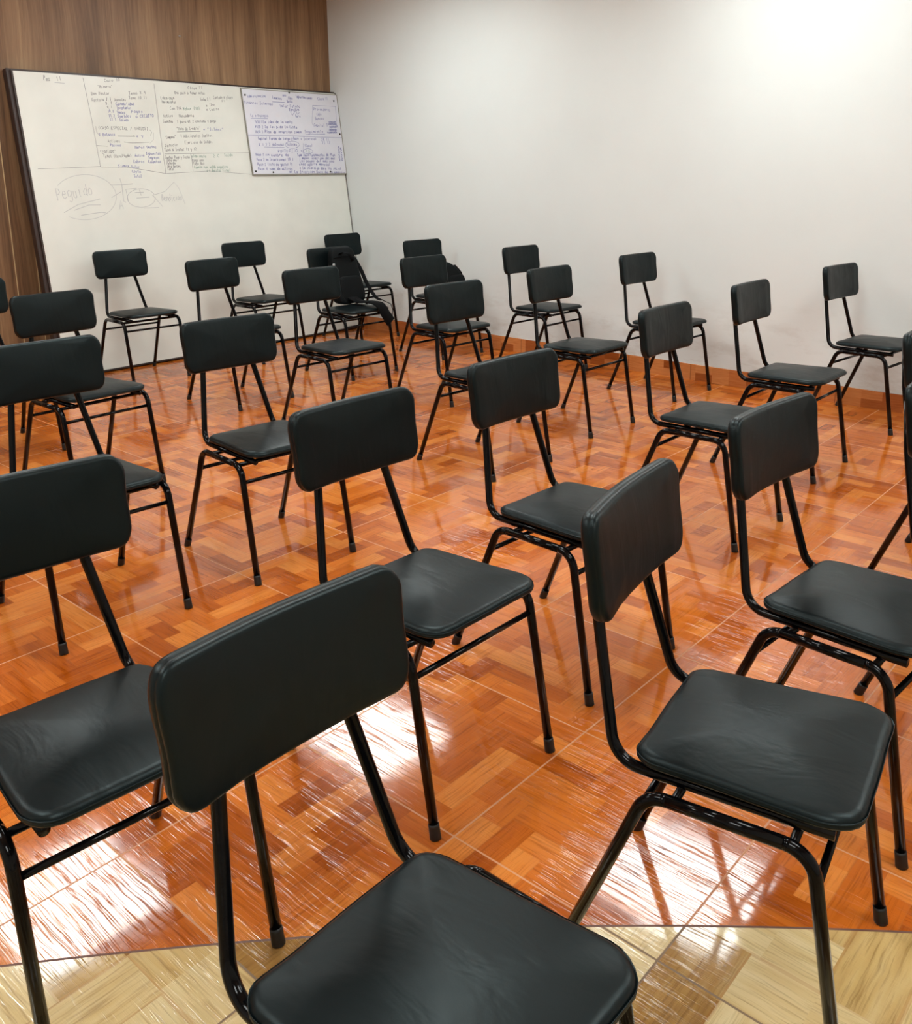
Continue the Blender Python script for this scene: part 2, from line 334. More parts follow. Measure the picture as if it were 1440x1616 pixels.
# ---------------------------------------------------------------- whiteboards
DATA = json.loads(r'''{"big":[[3.44,1.982,3.561,1.993,0.017,"Caso 10",0],[3.386,1.936,3.496,1.943,0.017,"\"Pizarra\"",0],[3.329,1.886,3.465,1.895,0.018,"Don Nestor",0],[3.61,1.903,3.746,1.917,0.018,"Tema 8.9",0],[3.604,1.873,3.749,1.88,0.018,"Tema 10.11",0],[3.325,1.843,3.471,1.855,0.018,"Factura 7.1",0],[3.489,1.853,3.583,1.86,0.017,"Jornales",0],[3.421,1.826,3.476,1.829,0.018,"8.1",0],[3.498,1.824,3.635,1.832,0.018,"Contabilidad",1],[3.425,1.8,3.471,1.801,0.017,"9.1",0],[3.502,1.798,3.611,1.804,0.018,"Inventarios",1],[3.428,1.773,3.475,1.775,0.018,"10.1",1],[3.497,1.767,3.558,1.769,0.018,"Ventas",1],[3.606,1.778,3.698,1.782,0.018,"Pagos",1],[3.429,1.743,3.479,1.745,0.018,"11.2",1],[3.497,1.742,3.601,1.745,0.018,"Sueldos",1],[3.634,1.747,3.781,1.756,0.018,"a CREDITO",1],[3.433,1.718,3.484,1.72,0.018,"12.1",1],[3.507,1.717,3.577,1.719,0.018,"Saldos",1],[3.337,1.657,3.72,1.661,0.018,"(CASO ESPECIAL / VARIOS)",0],[3.337,1.61,3.456,1.616,0.018,"1 Balance",1],[3.614,1.609,3.672,1.612,0.018,"x y",1],[3.393,1.569,3.485,1.571,0.018,"Activos",0],[3.406,1.541,3.489,1.542,0.017,"Pasivos",1],[3.59,1.529,3.668,1.532,0.018,"Menos",1],[3.682,1.53,3.761,1.533,0.018,"Ventas",1],[3.325,1.493,3.44,1.499,0.018,"\"CONTADO\"",0],[3.669,1.487,3.788,1.489,0.018,"Impuestos",1],[3.342,1.463,3.556,1.47,0.018,"Total (Resultado)",0],[3.58,1.471,3.657,1.473,0.018,"Activo",1],[3.683,1.456,3.772,1.458,0.018,"Ingresos",1],[3.558,1.427,3.649,1.429,0.019,"Cobros",1],[3.678,1.427,3.782,1.429,0.019,"Cuentas",1],[3.436,1.399,3.52,1.402,0.017,"Suma",1],[3.537,1.391,3.604,1.391,0.018,"Valor",1],[3.537,1.36,3.608,1.36,0.018,"Costo",1],[3.545,1.327,3.612,1.327,0.019,"Total",1],[4.097,1.967,4.225,1.976,0.019,"Clase 11",0],[3.977,1.928,4.24,1.939,0.019,"Una guia a tomar notas",0],[3.858,1.882,3.97,1.891,0.019,"Libro caja",0],[4.189,1.889,4.281,1.895,0.019,"Fecha 2.1",0],[4.306,1.909,4.486,1.92,0.02,"Contado a plazo",0],[3.863,1.854,3.98,1.861,0.019,"Movimientos",0],[4.374,1.89,4.413,1.892,0.02,"si",0],[3.92,1.811,4.018,1.817,0.019,"Con IVA",0],[4.028,1.814,4.177,1.821,0.019,"Haber (10)",2],[4.23,1.847,4.318,1.855,0.02,"x Uno",0],[4.23,1.818,4.346,1.826,0.019,"x Cuatro",0],[3.855,1.758,3.937,1.762,0.018,"Activo",0],[3.988,1.761,4.114,1.769,0.019,"Mercaderia",0],[3.848,1.717,3.93,1.721,0.019,"Cuentas",0],[3.96,1.72,4.302,1.736,0.018,"1 para el 2 contado y pago",0],[3.951,1.667,4.151,1.675,0.019,"\"Nota de Credito\"",0],[4.176,1.668,4.358,1.674,0.019,"= \"Saldos\"",1],[3.843,1.601,3.935,1.61,0.018,"\"Compras\"",0],[3.972,1.614,4.25,1.626,0.019,"1 Adicionales Sueltos",0],[3.833,1.545,3.94,1.55,0.019,"Deducir",0],[4.0,1.569,4.242,1.578,0.019,"Ejercicio de Saldos",0],[3.822,1.514,4.092,1.522,0.019,"Tema a Tratar 11 y 12",0],[3.817,1.459,4.023,1.463,0.019,"Cuotas Pago y Fecha",0],[4.029,1.469,4.168,1.471,0.019,"Saldo resto",2],[4.228,1.471,4.284,1.473,0.02,"2 C",2],[4.329,1.479,4.408,1.481,0.02,"Saldo",2],[3.829,1.439,3.91,1.441,0.018,"Nota uno",0],[3.825,1.417,3.901,1.418,0.018,"Nota dos",0],[3.826,1.394,3.933,1.396,0.019,"Nota tercera",0],[3.822,1.372,3.878,1.372,0.019,"Total",0],[4.04,1.439,4.141,1.441,0.019,"Pago uno",0],[4.041,1.416,4.143,1.418,0.019,"Pago dos",0],[4.047,1.389,4.347,1.391,0.019,"Cuenta con saldo negativo",2],[4.149,1.363,4.187,1.362,0.019,"si",2],[4.198,1.362,4.37,1.363,0.02,"Resta final",2],[3.012,1.964,3.059,1.963,0.027,"Pea",0],[3.101,1.967,3.138,1.972,0.024,"11",0],[2.967,1.187,3.226,1.214,0.069,"Peguido",3],[3.737,1.154,3.905,1.158,0.041,"Bendicion",3],[3.395,1.109,3.436,1.111,0.049,"A",3]],"bl":[[[[3.289,1.999],[3.302,1.717],[3.309,1.401]],2.5],[[[3.821,1.994],[3.81,1.675],[3.804,1.353]],2.5],[[[2.872,1.39],[3.088,1.397],[3.31,1.405]],2],[[[3.309,1.401],[3.503,1.4],[3.804,1.353]],2],[[[3.804,1.353],[4.172,1.369],[4.562,1.341]],2],[[[3.819,1.494],[4.14,1.501],[4.562,1.509]],2.5],[[[4.04,1.491],[4.034,1.37]],2],[[[3.303,1.547],[3.386,1.543]],2.5],[[[3.474,1.614],[3.606,1.615],[3.593,1.621]],3],[[[3.514,1.574],[3.578,1.568],[3.714,1.576]],2.5],[[[3.949,1.655],[4.149,1.664]],3],[[[3.73,1.663],[3.742,1.646],[3.728,1.624]],2],[[[3.322,1.678],[3.324,1.636],[3.342,1.613]],2],[[[3.756,1.646],[3.747,1.594],[3.713,1.567]],2],[[[3.085,1.955],[3.153,1.954]],4],[[[2.984,1.279],[3.001,1.293],[3.02,1.307],[3.041,1.319],[3.065,1.329],[3.089,1.337],[3.115,1.344],[3.141,1.348],[3.168,1.351],[3.195,1.351],[3.222,1.349],[3.248,1.344],[3.273,1.338],[3.296,1.329],[3.317,1.319],[3.336,1.306],[3.353,1.292],[3.366,1.277],[3.377,1.26],[3.385,1.243],[3.389,1.224],[3.389,1.206],[3.387,1.187],[3.38,1.168],[3.371,1.15],[3.358,1.133],[3.343,1.116],[3.324,1.101],[3.304,1.088],[3.281,1.076],[3.257,1.066],[3.231,1.058],[3.204,1.052],[3.177,1.049],[3.15,1.047],[3.123,1.048],[3.097,1.051],[3.072,1.056],[3.048,1.063],[3.026,1.073]],2.8],[[[2.996,1.101],[3.104,1.151],[3.268,1.185]],3.5],[[[3.068,1.113],[3.179,1.145],[3.263,1.144]],3.5],[[[3.112,1.079],[3.256,1.093],[3.291,1.088]],3.5],[[[3.359,1.277],[3.439,1.277],[3.53,1.284]],4],[[[3.438,1.322],[3.445,1.273],[3.438,1.165],[3.455,1.155]],4],[[[3.352,1.191],[3.43,1.23]],3],[[[3.687,1.179],[3.684,1.169],[3.678,1.159],[3.671,1.15],[3.66,1.142],[3.648,1.134],[3.635,1.128],[3.62,1.123],[3.604,1.119],[3.587,1.117],[3.57,1.116],[3.554,1.117],[3.538,1.12],[3.523,1.123],[3.509,1.129],[3.497,1.135],[3.487,1.142],[3.479,1.15],[3.473,1.159],[3.469,1.169],[3.468,1.179],[3.47,1.188],[3.474,1.198],[3.48,1.207],[3.488,1.216],[3.499,1.224],[3.511,1.231],[3.525,1.237],[3.54,1.242],[3.556,1.245],[3.572,1.247],[3.589,1.247],[3.605,1.246],[3.621,1.243],[3.636,1.239],[3.65,1.234],[3.661,1.227],[3.671,1.22],[3.679,1.211],[3.684,1.202]],3],[[[3.533,1.221],[3.603,1.223]],3.5],[[[3.573,1.241],[3.58,1.199]],3.5],[[[3.54,1.183],[3.643,1.187]],3.5],[[[3.473,1.246],[3.552,1.251]],3],[[[3.469,1.247],[3.474,1.162]],3],[[[3.674,1.2],[3.774,1.224],[3.859,1.291],[3.894,1.24],[3.924,1.128]],2.8],[[[3.673,1.196],[3.696,1.166],[3.737,1.115]],2.8],[[[3.583,1.11],[3.706,1.111]],2.8],[[[3.669,1.199],[3.689,1.179]],4]],"small":[[4.614,1.936,4.794,1.947,0.02,"Administracion",0],[4.855,1.936,4.947,1.935,0.02,"Financiera",0],[4.961,1.961,4.999,1.963,0.02,"uno",0],[5.015,1.944,5.061,1.94,0.02,"Clase",1],[5.0,1.911,5.058,1.918,0.02,"Beta",1],[5.094,1.96,5.272,1.952,0.02,"Importaciones",1],[5.327,1.949,5.439,1.957,0.021,"Clase 11",0],[4.571,1.888,4.856,1.887,0.02,"Finanzas Internas",0],[4.918,1.875,5.128,1.882,0.02,"Valor Futuro",0],[5.007,1.848,5.113,1.853,0.02,"Rendim",1],[5.065,1.799,5.118,1.8,0.021,"Cero",0],[4.619,1.79,4.789,1.793,0.019,"La estrategia",0],[4.65,1.742,4.722,1.743,0.019,"PASO 1",0],[4.731,1.744,5.028,1.75,0.02,"La idea de la venta",1],[4.648,1.703,4.724,1.703,0.019,"PASO 2",0],[4.742,1.707,5.069,1.712,0.019,"Se les pide la lista",1],[4.645,1.662,4.717,1.663,0.019,"PASO 3",0],[4.735,1.665,5.111,1.674,0.02,"Plan de inversion comun",1],[5.14,1.674,5.341,1.685,0.021,"Seguimiento",0],[4.658,1.612,4.762,1.613,0.019,"Capital:",1],[4.771,1.611,5.068,1.62,0.02,"Fondo de largo plazo",1],[5.086,1.616,5.259,1.621,0.02,"+ Intereses",0],[5.308,1.613,5.395,1.617,0.021,"28 11",0],[5.309,1.588,5.406,1.591,0.02,"15 12",0],[4.659,1.563,4.818,1.565,0.019,"R.1 2.3 de",0],[4.818,1.566,4.911,1.569,0.02,"Deudas",0],[4.935,1.569,5.045,1.572,0.02,"Valores",1],[5.12,1.561,5.205,1.565,0.02,"(Caso)",0],[4.837,1.515,4.94,1.517,0.02,"PUNTO",0],[4.949,1.517,5.094,1.52,0.02,"FIJO =",0],[5.118,1.517,5.177,1.519,0.02,"15",2],[4.614,1.486,4.749,1.488,0.019,"Paso 1 sin",1],[4.762,1.484,4.944,1.487,0.019,"nombre de",1],[5.03,1.485,5.157,1.487,0.02,"Tema Nuevo",1],[5.166,1.487,5.44,1.488,0.021,"Fundamentos de Plan",1],[4.616,1.447,4.733,1.447,0.019,"Paso 2 en",1],[4.742,1.447,4.985,1.449,0.02,"Inversiones 10.1",1],[5.045,1.461,5.435,1.46,0.02,"1 menor inversion del mes",1],[4.618,1.409,4.969,1.41,0.02,"Paso 3 lista de gastos 11",1],[5.045,1.437,5.421,1.435,0.02,"Los pagos del mes uno",1],[4.617,1.374,4.963,1.375,0.02,"Paso 4 suma de activos",1],[5.036,1.411,5.375,1.409,0.02,"cada aporte mensual",1],[5.035,1.38,5.489,1.376,0.02,"x La inversion para los socios",1],[4.925,1.352,5.53,1.341,0.02,"es La Inversion Base de la empresa",1],[5.267,1.863,5.454,1.865,0.021,"Proveedores",0],[5.295,1.825,5.346,1.827,0.02,"Caja",0],[5.269,1.788,5.369,1.789,0.021,"Bancos",0],[5.249,1.734,5.401,1.734,0.02,"Capital T",0],[5.416,1.765,5.504,1.767,0.021,"mmmm",1],[5.411,1.746,5.504,1.749,0.021,"mmmmm",1],[5.419,1.723,5.513,1.729,0.021,"mmnmm",1],[5.41,1.7,5.498,1.703,0.021,"mmmmn",1],[5.385,1.676,5.495,1.682,0.021,"nmmmm",1],[5.491,1.448,5.502,1.573,0.02,"mmnmnm",1],[5.522,1.448,5.522,1.566,0.02,"mnmnm",1]],"sl":[[[[4.851,1.914],[4.972,1.916]],3],[[[4.617,1.778],[4.783,1.782]],3.5],[[[4.563,1.647],[5.02,1.649],[5.541,1.644]],2.5],[[[5.264,1.905],[5.523,1.907]],2],[[[5.264,1.905],[5.234,1.76],[5.244,1.73]],1.8],[[[5.513,1.904],[5.507,1.784]],1.8],[[[5.021,1.842],[5.034,1.813],[5.064,1.844]],3],[[[5.082,1.841],[5.094,1.823],[5.111,1.842]],2.5],[[[5.065,1.579],[5.064,1.574],[5.06,1.57],[5.055,1.566],[5.049,1.562],[5.041,1.559],[5.032,1.556],[5.022,1.553],[5.011,1.551],[5.0,1.55],[4.989,1.55],[4.977,1.55],[4.967,1.551],[4.957,1.552],[4.948,1.554],[4.94,1.557],[4.933,1.56],[4.928,1.564],[4.924,1.568],[4.922,1.572],[4.922,1.577],[4.924,1.581],[4.927,1.585],[4.932,1.59],[4.938,1.594],[4.946,1.597],[4.955,1.6],[4.964,1.603],[4.975,1.604],[4.986,1.606],[4.997,1.606],[5.008,1.606],[5.019,1.605],[5.029,1.604],[5.039,1.602],[5.047,1.599],[5.054,1.596],[5.059,1.592],[5.063,1.588],[5.065,1.584]],2.5],[[[5.198,1.528],[5.197,1.524],[5.195,1.521],[5.191,1.518],[5.187,1.515],[5.181,1.512],[5.175,1.51],[5.168,1.508],[5.161,1.507],[5.153,1.506],[5.145,1.506],[5.138,1.506],[5.13,1.507],[5.123,1.508],[5.117,1.51],[5.112,1.512],[5.107,1.514],[5.104,1.517],[5.101,1.52],[5.1,1.523],[5.1,1.526],[5.101,1.53],[5.103,1.533],[5.107,1.536],[5.111,1.539],[5.116,1.542],[5.122,1.544],[5.129,1.546],[5.137,1.547],[5.144,1.548],[5.152,1.548],[5.16,1.548],[5.167,1.548],[5.174,1.546],[5.18,1.545],[5.186,1.543],[5.191,1.54],[5.194,1.537],[5.197,1.534],[5.198,1.531]],2.5],[[[5.111,1.591],[5.103,1.546],[5.092,1.508]],2.5],[[[5.148,1.663],[5.359,1.672]],3],[[[4.707,1.556],[4.909,1.555]],2]]}''')
GL = {
'a': [[(.8,.55),(.5,.6),(.15,.45),(.1,.15),(.35,0),(.7,.15),(.8,.55),(.8,.1),(.95,0)]],
'b': [[(.15,1),(.15,0),(.5,0),(.8,.2),(.7,.5),(.4,.58),(.15,.4)]],
'c': [[(.8,.5),(.5,.6),(.15,.4),(.15,.15),(.45,0),(.85,.1)]],
'd': [[(.8,.5),(.5,.6),(.15,.4),(.15,.12),(.45,0),(.8,.15)],[(.82,1),(.82,0)]],
'e': [[(.15,.3),(.8,.35),(.7,.55),(.4,.6),(.12,.35),(.25,.05),(.55,0),(.85,.12)]],
'f': [[(.75,.95),(.5,1),(.35,.8),(.35,0)],[(.1,.55),(.65,.55)]],
'g': [[(.8,.5),(.45,.6),(.15,.4),(.2,.12),(.5,.05),(.8,.2)],[(.82,.58),(.8,-.2),(.5,-.38),(.15,-.25)]],
'h': [[(.15,1),(.15,0)],[(.15,.4),(.45,.6),(.75,.5),(.78,0)]],
'i': [[(.45,.6),(.45,.05),(.65,0)],[(.42,.8),(.46,.84)]],
'j': [[(.5,.6),(.5,-.2),(.2,-.35)],[(.48,.8),(.52,.84)]],
'k': [[(.15,1),(.15,0)],[(.7,.6),(.18,.28),(.75,0)]],
'l': [[(.4,1),(.4,.08),(.65,0)]],
'm': [[(.08,.6),(.08,0)],[(.08,.45),(.3,.6),(.48,.48),(.48,0)],[(.48,.45),(.7,.6),(.9,.45),(.92,0)]],
'n': [[(.15,.6),(.15,0)],[(.15,.42),(.45,.6),(.75,.48),(.78,0)]],
'o': [[(.45,.6),(.15,.42),(.15,.15),(.45,0),(.78,.15),(.78,.45),(.45,.6)]],
'p': [[(.15,.6),(.15,-.4)],[(.15,.45),(.5,.6),(.8,.4),(.7,.1),(.4,0),(.15,.12)]],
'q': [[(.8,.5),(.45,.6),(.15,.35),(.3,.03),(.8,.2)],[(.82,.6),(.82,-.4)]],
'r': [[(.2,.6),(.2,0)],[(.2,.38),(.45,.58),(.75,.55)]],
's': [[(.75,.52),(.45,.6),(.2,.45),(.7,.2),(.5,0),(.15,.08)]],
't': [[(.4,.9),(.4,.08),(.7,.02)],[(.1,.62),(.72,.64)]],
'u': [[(.15,.6),(.15,.12),(.45,0),(.75,.15)],[(.78,.6),(.8,0)]],
'v': [[(.1,.6),(.42,0),(.8,.6)]], 'w': [[(.05,.6),(.28,0),(.5,.5),(.7,0),(.95,.6)]],
'x': [[(.12,.6),(.8,0)],[(.8,.6),(.12,0)]], 'y': [[(.12,.6),(.45,.1)],[(.82,.6),(.25,-.4)]],
'z': [[(.12,.6),(.8,.6),(.12,0),(.85,0)]],
'A': [[(.05,0),(.45,1),(.85,0)],[(.2,.35),(.7,.35)]], 'B': [[(.15,0),(.15,1),(.6,.95),(.65,.6),(.15,.52),(.75,.45),(.75,.08),(.15,0)]],
'C': [[(.85,.85),(.5,1),(.12,.7),(.12,.25),(.45,0),(.85,.12)]], 'D': [[(.15,0),(.15,1),(.6,.9),(.85,.5),(.6,.08),(.15,0)]],
'E': [[(.8,1),(.15,1),(.15,0),(.8,0)],[(.15,.52),(.65,.52)]], 'F': [[(.8,1),(.15,1),(.15,0)],[(.15,.52),(.65,.52)]],
'G': [[(.85,.85),(.5,1),(.12,.7),(.12,.2),(.5,0),(.85,.2),(.85,.45),(.55,.45)]], 'H': [[(.12,1),(.12,0)],[(.8,1),(.8,0)],[(.12,.5),(.8,.5)]],
'I': [[(.45,1),(.45,0)],[(.2,1),(.7,1)],[(.2,0),(.7,0)]], 'J': [[(.7,1),(.7,.2),(.4,0),(.15,.2)]],
'L': [[(.15,1),(.15,0),(.8,0)]], 'M': [[(.08,0),(.12,1),(.48,.4),(.85,1),(.9,0)]], 'N': [[(.12,0),(.12,1),(.8,0),(.8,1)]],
'O': [[(.45,1),(.1,.7),(.1,.25),(.45,0),(.85,.25),(.85,.7),(.45,1)]], 'P': [[(.15,0),(.15,1),(.65,.95),(.8,.7),(.6,.48),(.15,.45)]],
'R': [[(.15,0),(.15,1),(.65,.95),(.75,.7),(.15,.5),(.8,0)]], 'S': [[(.8,.88),(.45,1),(.15,.78),(.75,.3),(.5,0),(.12,.12)]],
'T': [[(.05,1),(.85,1)],[(.45,1),(.45,0)]], 'U': [[(.12,1),(.12,.2),(.45,0),(.8,.2),(.8,1)]], 'V': [[(.08,1),(.45,0),(.85,1)]],
'0': [[(.45,1),(.15,.7),(.15,.3),(.45,0),(.75,.3),(.75,.7),(.45,1)]], '1': [[(.3,.8),(.5,1),(.5,0)]],
'2': [[(.15,.8),(.45,1),(.75,.75),(.15,0),(.8,0)]], '3': [[(.2,.95),(.7,.95),(.4,.6),(.75,.3),(.45,0),(.15,.1)]],
'4': [[(.65,0),(.65,1),(.15,.35),(.85,.35)]], '5': [[(.75,1),(.25,1),(.2,.55),(.65,.55),(.7,.15),(.2,0)]],
'7': [[(.15,1),(.8,1),(.35,0)]], '8': [[(.45,.55),(.2,.8),(.45,1),(.7,.8),(.45,.55),(.15,.25),(.45,0),(.78,.25),(.45,.55)]],
'9': [[(.75,.6),(.4,.45),(.2,.75),(.5,1),(.75,.8),(.7,0)]],
'.': [[(.4,0),(.45,.05)]], ':': [[(.4,.1),(.44,.15)],[(.4,.5),(.44,.55)]], '"': [[(.25,1),(.25,.75)],[(.55,1),(.55,.75)]],
'(': [[(.6,1.05),(.3,.5),(.6,-.1)]], ')': [[(.3,1.05),(.6,.5),(.3,-.1)]], '/': [[(.15,-.1),(.75,1.05)]],
'=': [[(.15,.3),(.75,.3)],[(.15,.6),(.75,.6)]], '+': [[(.15,.4),(.75,.4)],[(.45,.1),(.45,.7)]],
}
def ribbon(bm, pts, wd, y):
    P = [Vector((p[0], 0, p[1])) for p in pts]
    if len(P) < 2: return
    l, r = [], []
    for i, p in enumerate(P):
        t = (P[min(i+1, len(P)-1)]-P[max(i-1, 0)])
        if t.length < 1e-7: t = Vector((1, 0, 0))
        t.normalize(); n = Vector((-t.z, 0, t.x))*wd/2
        l.append(bm.verts.new((p.x+n.x, y, p.z+n.z))); r.append(bm.verts.new((p.x-n.x, y, p.z-n.z)))
    for i in range(len(P)-1):
        bm.faces.new((l[i], l[i+1], r[i+1], r[i]))
def write(bm, row, ox, y, wd):
    x0, z0, x1, z1, h, s = row[:6]
    a = Vector((x0-ox, z0)); d = Vector((x1-x0, z1-z0)); ln = d.length; d.normalize(); n = Vector((-d.y, d.x))
    if n.y < 0 and abs(d.y) < .9: n = -n
    cw = ln/max(len(s), 1)
    for i, ch in enumerate(s):
        if ch == ' ': continue
        for st in GL.get(ch, GL['n']):
            jx, jy = random.uniform(-.08, .08), random.uniform(-.08, .1)
            pts = []
            for px, py in st:
                q = a+d*((i+px*.92+py*.12+jx)*cw)+n*((py+jy+random.uniform(-.04, .04))*h*1.15)
                pts.append((q.x, q.y))
            ribbon(bm, pts, wd, y)
def ink(o, bm, mat):
    me = o.data; me.materials.append(mat); k = len(me.materials)-1
    for f in bm.faces: f.material_index = k
    t = bpy.data.meshes.new('tmp'); bm.to_mesh(t); bm.free()
    b2 = bmesh.new(); b2.from_mesh(me); b2.from_mesh(t); b2.to_mesh(me); b2.free(); bpy.data.meshes.remove(t)
LEAN = -math.atan2(.28, 2.0)
BX = 2.81
wb = empty('whiteboard', (BX, 6.10, .0095), 0, LEAN)
tag(wb, 'large cream whiteboard covered in faint handwriting, leaning against the brown wood wall', 'whiteboard')
WB_W, WB_H = 5.545-BX, 2.02
bm = bmesh.new(); box(bm, 0.012, WB_W-.008, 0, .012, .012, WB_H-.006); WS = link_mesh('writing_surface', bm, M_board, wb, smooth=False)
bm = bmesh.new(); box(bm, -.026, WB_W, .012, .066, 0, WB_H+.010, .003)  # wooden backing; overhang at left and top stands in for the board's shadow
box(bm, 0, .012, -.001, .012, 0, WB_H); box(bm, WB_W-.008, WB_W, -.001, .012, 0, WB_H)
box(bm, .012, WB_W-.008, -.001, .012, WB_H-.006, WB_H); box(bm, .012, WB_W-.008, -.001, .012, 0, .012)
link_mesh('frame', bm, M_bframe, wb, smooth=False, label='dark brown wooden edge, widened to draw the shadow around it')
for col, mat, nm in ((0, M_inkd, 'dark handwriting'), (1, M_inkb, 'blue handwriting'), (2, M_inkg, 'green handwriting'), (3, M_inkp, 'large pale handwriting')):
    bm = bmesh.new()
    for row in DATA['big']:
        if row[6] == col: write(bm, row, BX, -.0008, .0042 if col == 3 else .003)
    if col == 0 :
        for pts, wd in DATA['bl'][:9]+DATA['bl'][9:13]: ribbon(bm, [(p[0]-BX, p[1]) for p in pts], wd*.0011, -.0008)
    if col == 3:
        for pts, wd in DATA['bl'][13:]: ribbon(bm, [(p[0]-BX, p[1]) for p in pts], wd*.0011, -.0008)
    ink(WS, bm, mat)
# the small board pinned on its upper right corner
SX, SZ, SW, SH = 4.562, 1.335, .985, .672
lz = Vector((0, sin(-LEAN), cos(LEAN)))
sb = empty('whiteboard', (SX, 6.10+sin(-LEAN)*SZ-.0135*cos(LEAN), .008+cos(LEAN)*SZ-.0135*sin(-LEAN)*-1*0), 0, LEAN)
tag(sb, 'small bluish whiteboard full of blue writing on the upper right of the large one', 'whiteboard')
bm = bmesh.new(); box(bm, .006, SW-.006, 0, .010, .006, SH-.006); WS = link_mesh('writing_surface', bm, M_board2, sb, smooth=False)
bm = bmesh.new()
box(bm, 0, .006, -.002, .010, 0, SH); box(bm, SW-.006, SW, -.002, .010, 0, SH); box(bm, .006, SW-.006, -.002, .010, 0, .010); box(bm, .006, SW-.006, -.002, .010, SH-.006, SH)
link_mesh('frame', bm, M_alu, sb, smooth=False)
for col, mat, nm in ((0, M_inkb, 'blue handwriting'), (1, plain('deep_blue_ink', srgb(86, 92, 164), .6), 'dense dark blue handwriting'), (2, M_inkg, 'green handwriting')):
    bm = bmesh.new()
    for row in DATA['small']:
        if row[6] == col:
            r_ = list(row); r_[1] -= SZ; r_[3] -= SZ; write(bm, r_, SX, -.0008, .0034 if col else .003)
    if col == 0:
        for pts, wd in DATA['sl']: ribbon(bm, [(p[0]-SX, p[1]-SZ) for p in pts], wd*.0011, -.0008)
    ink(WS, bm, mat)
for px, pz in ((.03, .62), (.47, SH-.012), (SW-.045, SH-.055), (.20, .022), (.80, .022), (SW-.025, .34), (.03, .03)):
    bm = bmesh.new(); tube(bm, [(px, -.001, pz), (px, -.006, pz)], .007, 10); link_mesh('pin', bm, M_rubber, sb)
# screw left in the wood wall
bm = bmesh.new(); tube(bm, [(4.107, YB, 2.341), (4.107, YB-.006, 2.341)], .008, 10)
tag(link_mesh('wall_screw', bm, M_buckle), 'tiny pale screw head in the brown wood wall above the whiteboard', 'screw')

# ---------------------------------------------------------------- chair
def rounded_outline(hw0, hw1, x0, x1, rad, n=6):
    """closed outline of a trapezoid: half width hw0 at x0, hw1 at x1"""
    cs = [Vector((x0, -hw0)), Vector((x1, -hw1)), Vector((x1, hw1)), Vector((x0, hw0))]
    out = []
    for i in range(4):
        a, c, b = cs[i-1], cs[i], cs[(i+1) % 4]
        pts = arc_corner((a.x, a.y, 0), (c.x, c.y, 0), (b.x, b.y, 0), rad[i] if isinstance(rad, (list, tuple)) else rad, n)
        nx = arc_corner((c.x, c.y, 0), (b.x, b.y, 0), (cs[(i+2) % 4].x, cs[(i+2) % 4].y, 0), rad[(i+1) % 4] if isinstance(rad, (list, tuple)) else rad, n)
        out += [Vector((p.x, p.y)) for p in pts]
        for k in range(1, 6):
            q = pts[-1].lerp(nx[0], k/6); out.append(Vector((q.x, q.y)))
    return out
def cushion(outline, t_bot, t_top, edge_r, crown, place, inner=(.86, .7, .52, .34, .17), dent=None):
    """puffy pad; outline in 2D, thickness between t_bot and t_top, place(p, t) -> 3D"""
    bm = bmesh.new(); c = sum(outline, Vector((0, 0)))/len(outline); n = len(outline)
    outline = [c+(p-c)*(1+.0045*sin(i*1.3)+.004*sin(i*.47+1)) for i, p in enumerate(outline)]
    prof = []
    h = t_top-t_bot
    prof.append((edge_r*1.2, t_bot))
    for k in range(0, 5):
        a = -pi/2+k*pi/8; prof.append((edge_r*.75*(1-cos(a)), t_bot+edge_r*.75*(1+sin(a))))
    prof.append((-.0006, t_bot+h*.52)); 
    prof.append((.0016, t_top-edge_r*.95)); prof.append((.0002, t_top-edge_r*.8))
    for k in range(1, 5):
        a = k*pi/8; prof.append((edge_r*.8*(1-cos(a)), t_top-edge_r*.8+edge_r*.8*sin(a)))
    def norm_in(i):
        a, b = outline[i-1], outline[(i+1) % n]; t = (b-a).normalized(); m_ = Vector((-t.y, t.x))
        if m_.dot(c-outline[i]) < 0: m_ = -m_
        return m_
    ns = [norm_in(i) for i in range(n)]
    rings = []
    rings_b = []
    for ins, t in prof:
        rings.append([(outline[i]+ns[i]*ins, t) for i in range(n)])
    last = [p for p, t in rings[-1]]; first = [p for p, t in rings[0]]
    for s in inner:
        rr = []
        for i in range(n):
            p = c+(last[i]-c)*s; f = 1-s*s
            t = t_top+crown*f
            if dent: t += dent(p)
            rr.append((p, t))
        rings.append(rr)
    V = [[bm.verts.new(place(p, t)) for p, t in r] for r in rings]
    cv = bm.verts.new(place(c, t_top+crown+(dent(c) if dent else 0)))
    for a, b in zip(V, V[1:]):
        for i in range(n): bm.faces.new((a[i], a[(i+1) % n], b[(i+1) % n], b[i]))
    for i in range(n): bm.faces.new((V[-1][i], V[-1][(i+1) % n], cv))
    bv = bm.verts.new(place(c, t_bot))
    for i in range(n): bm.faces.new((V[0][(i+1) % n], V[0][i], bv))
    bmesh.ops.recalc_face_normals(bm, faces=bm.faces)
    return bm
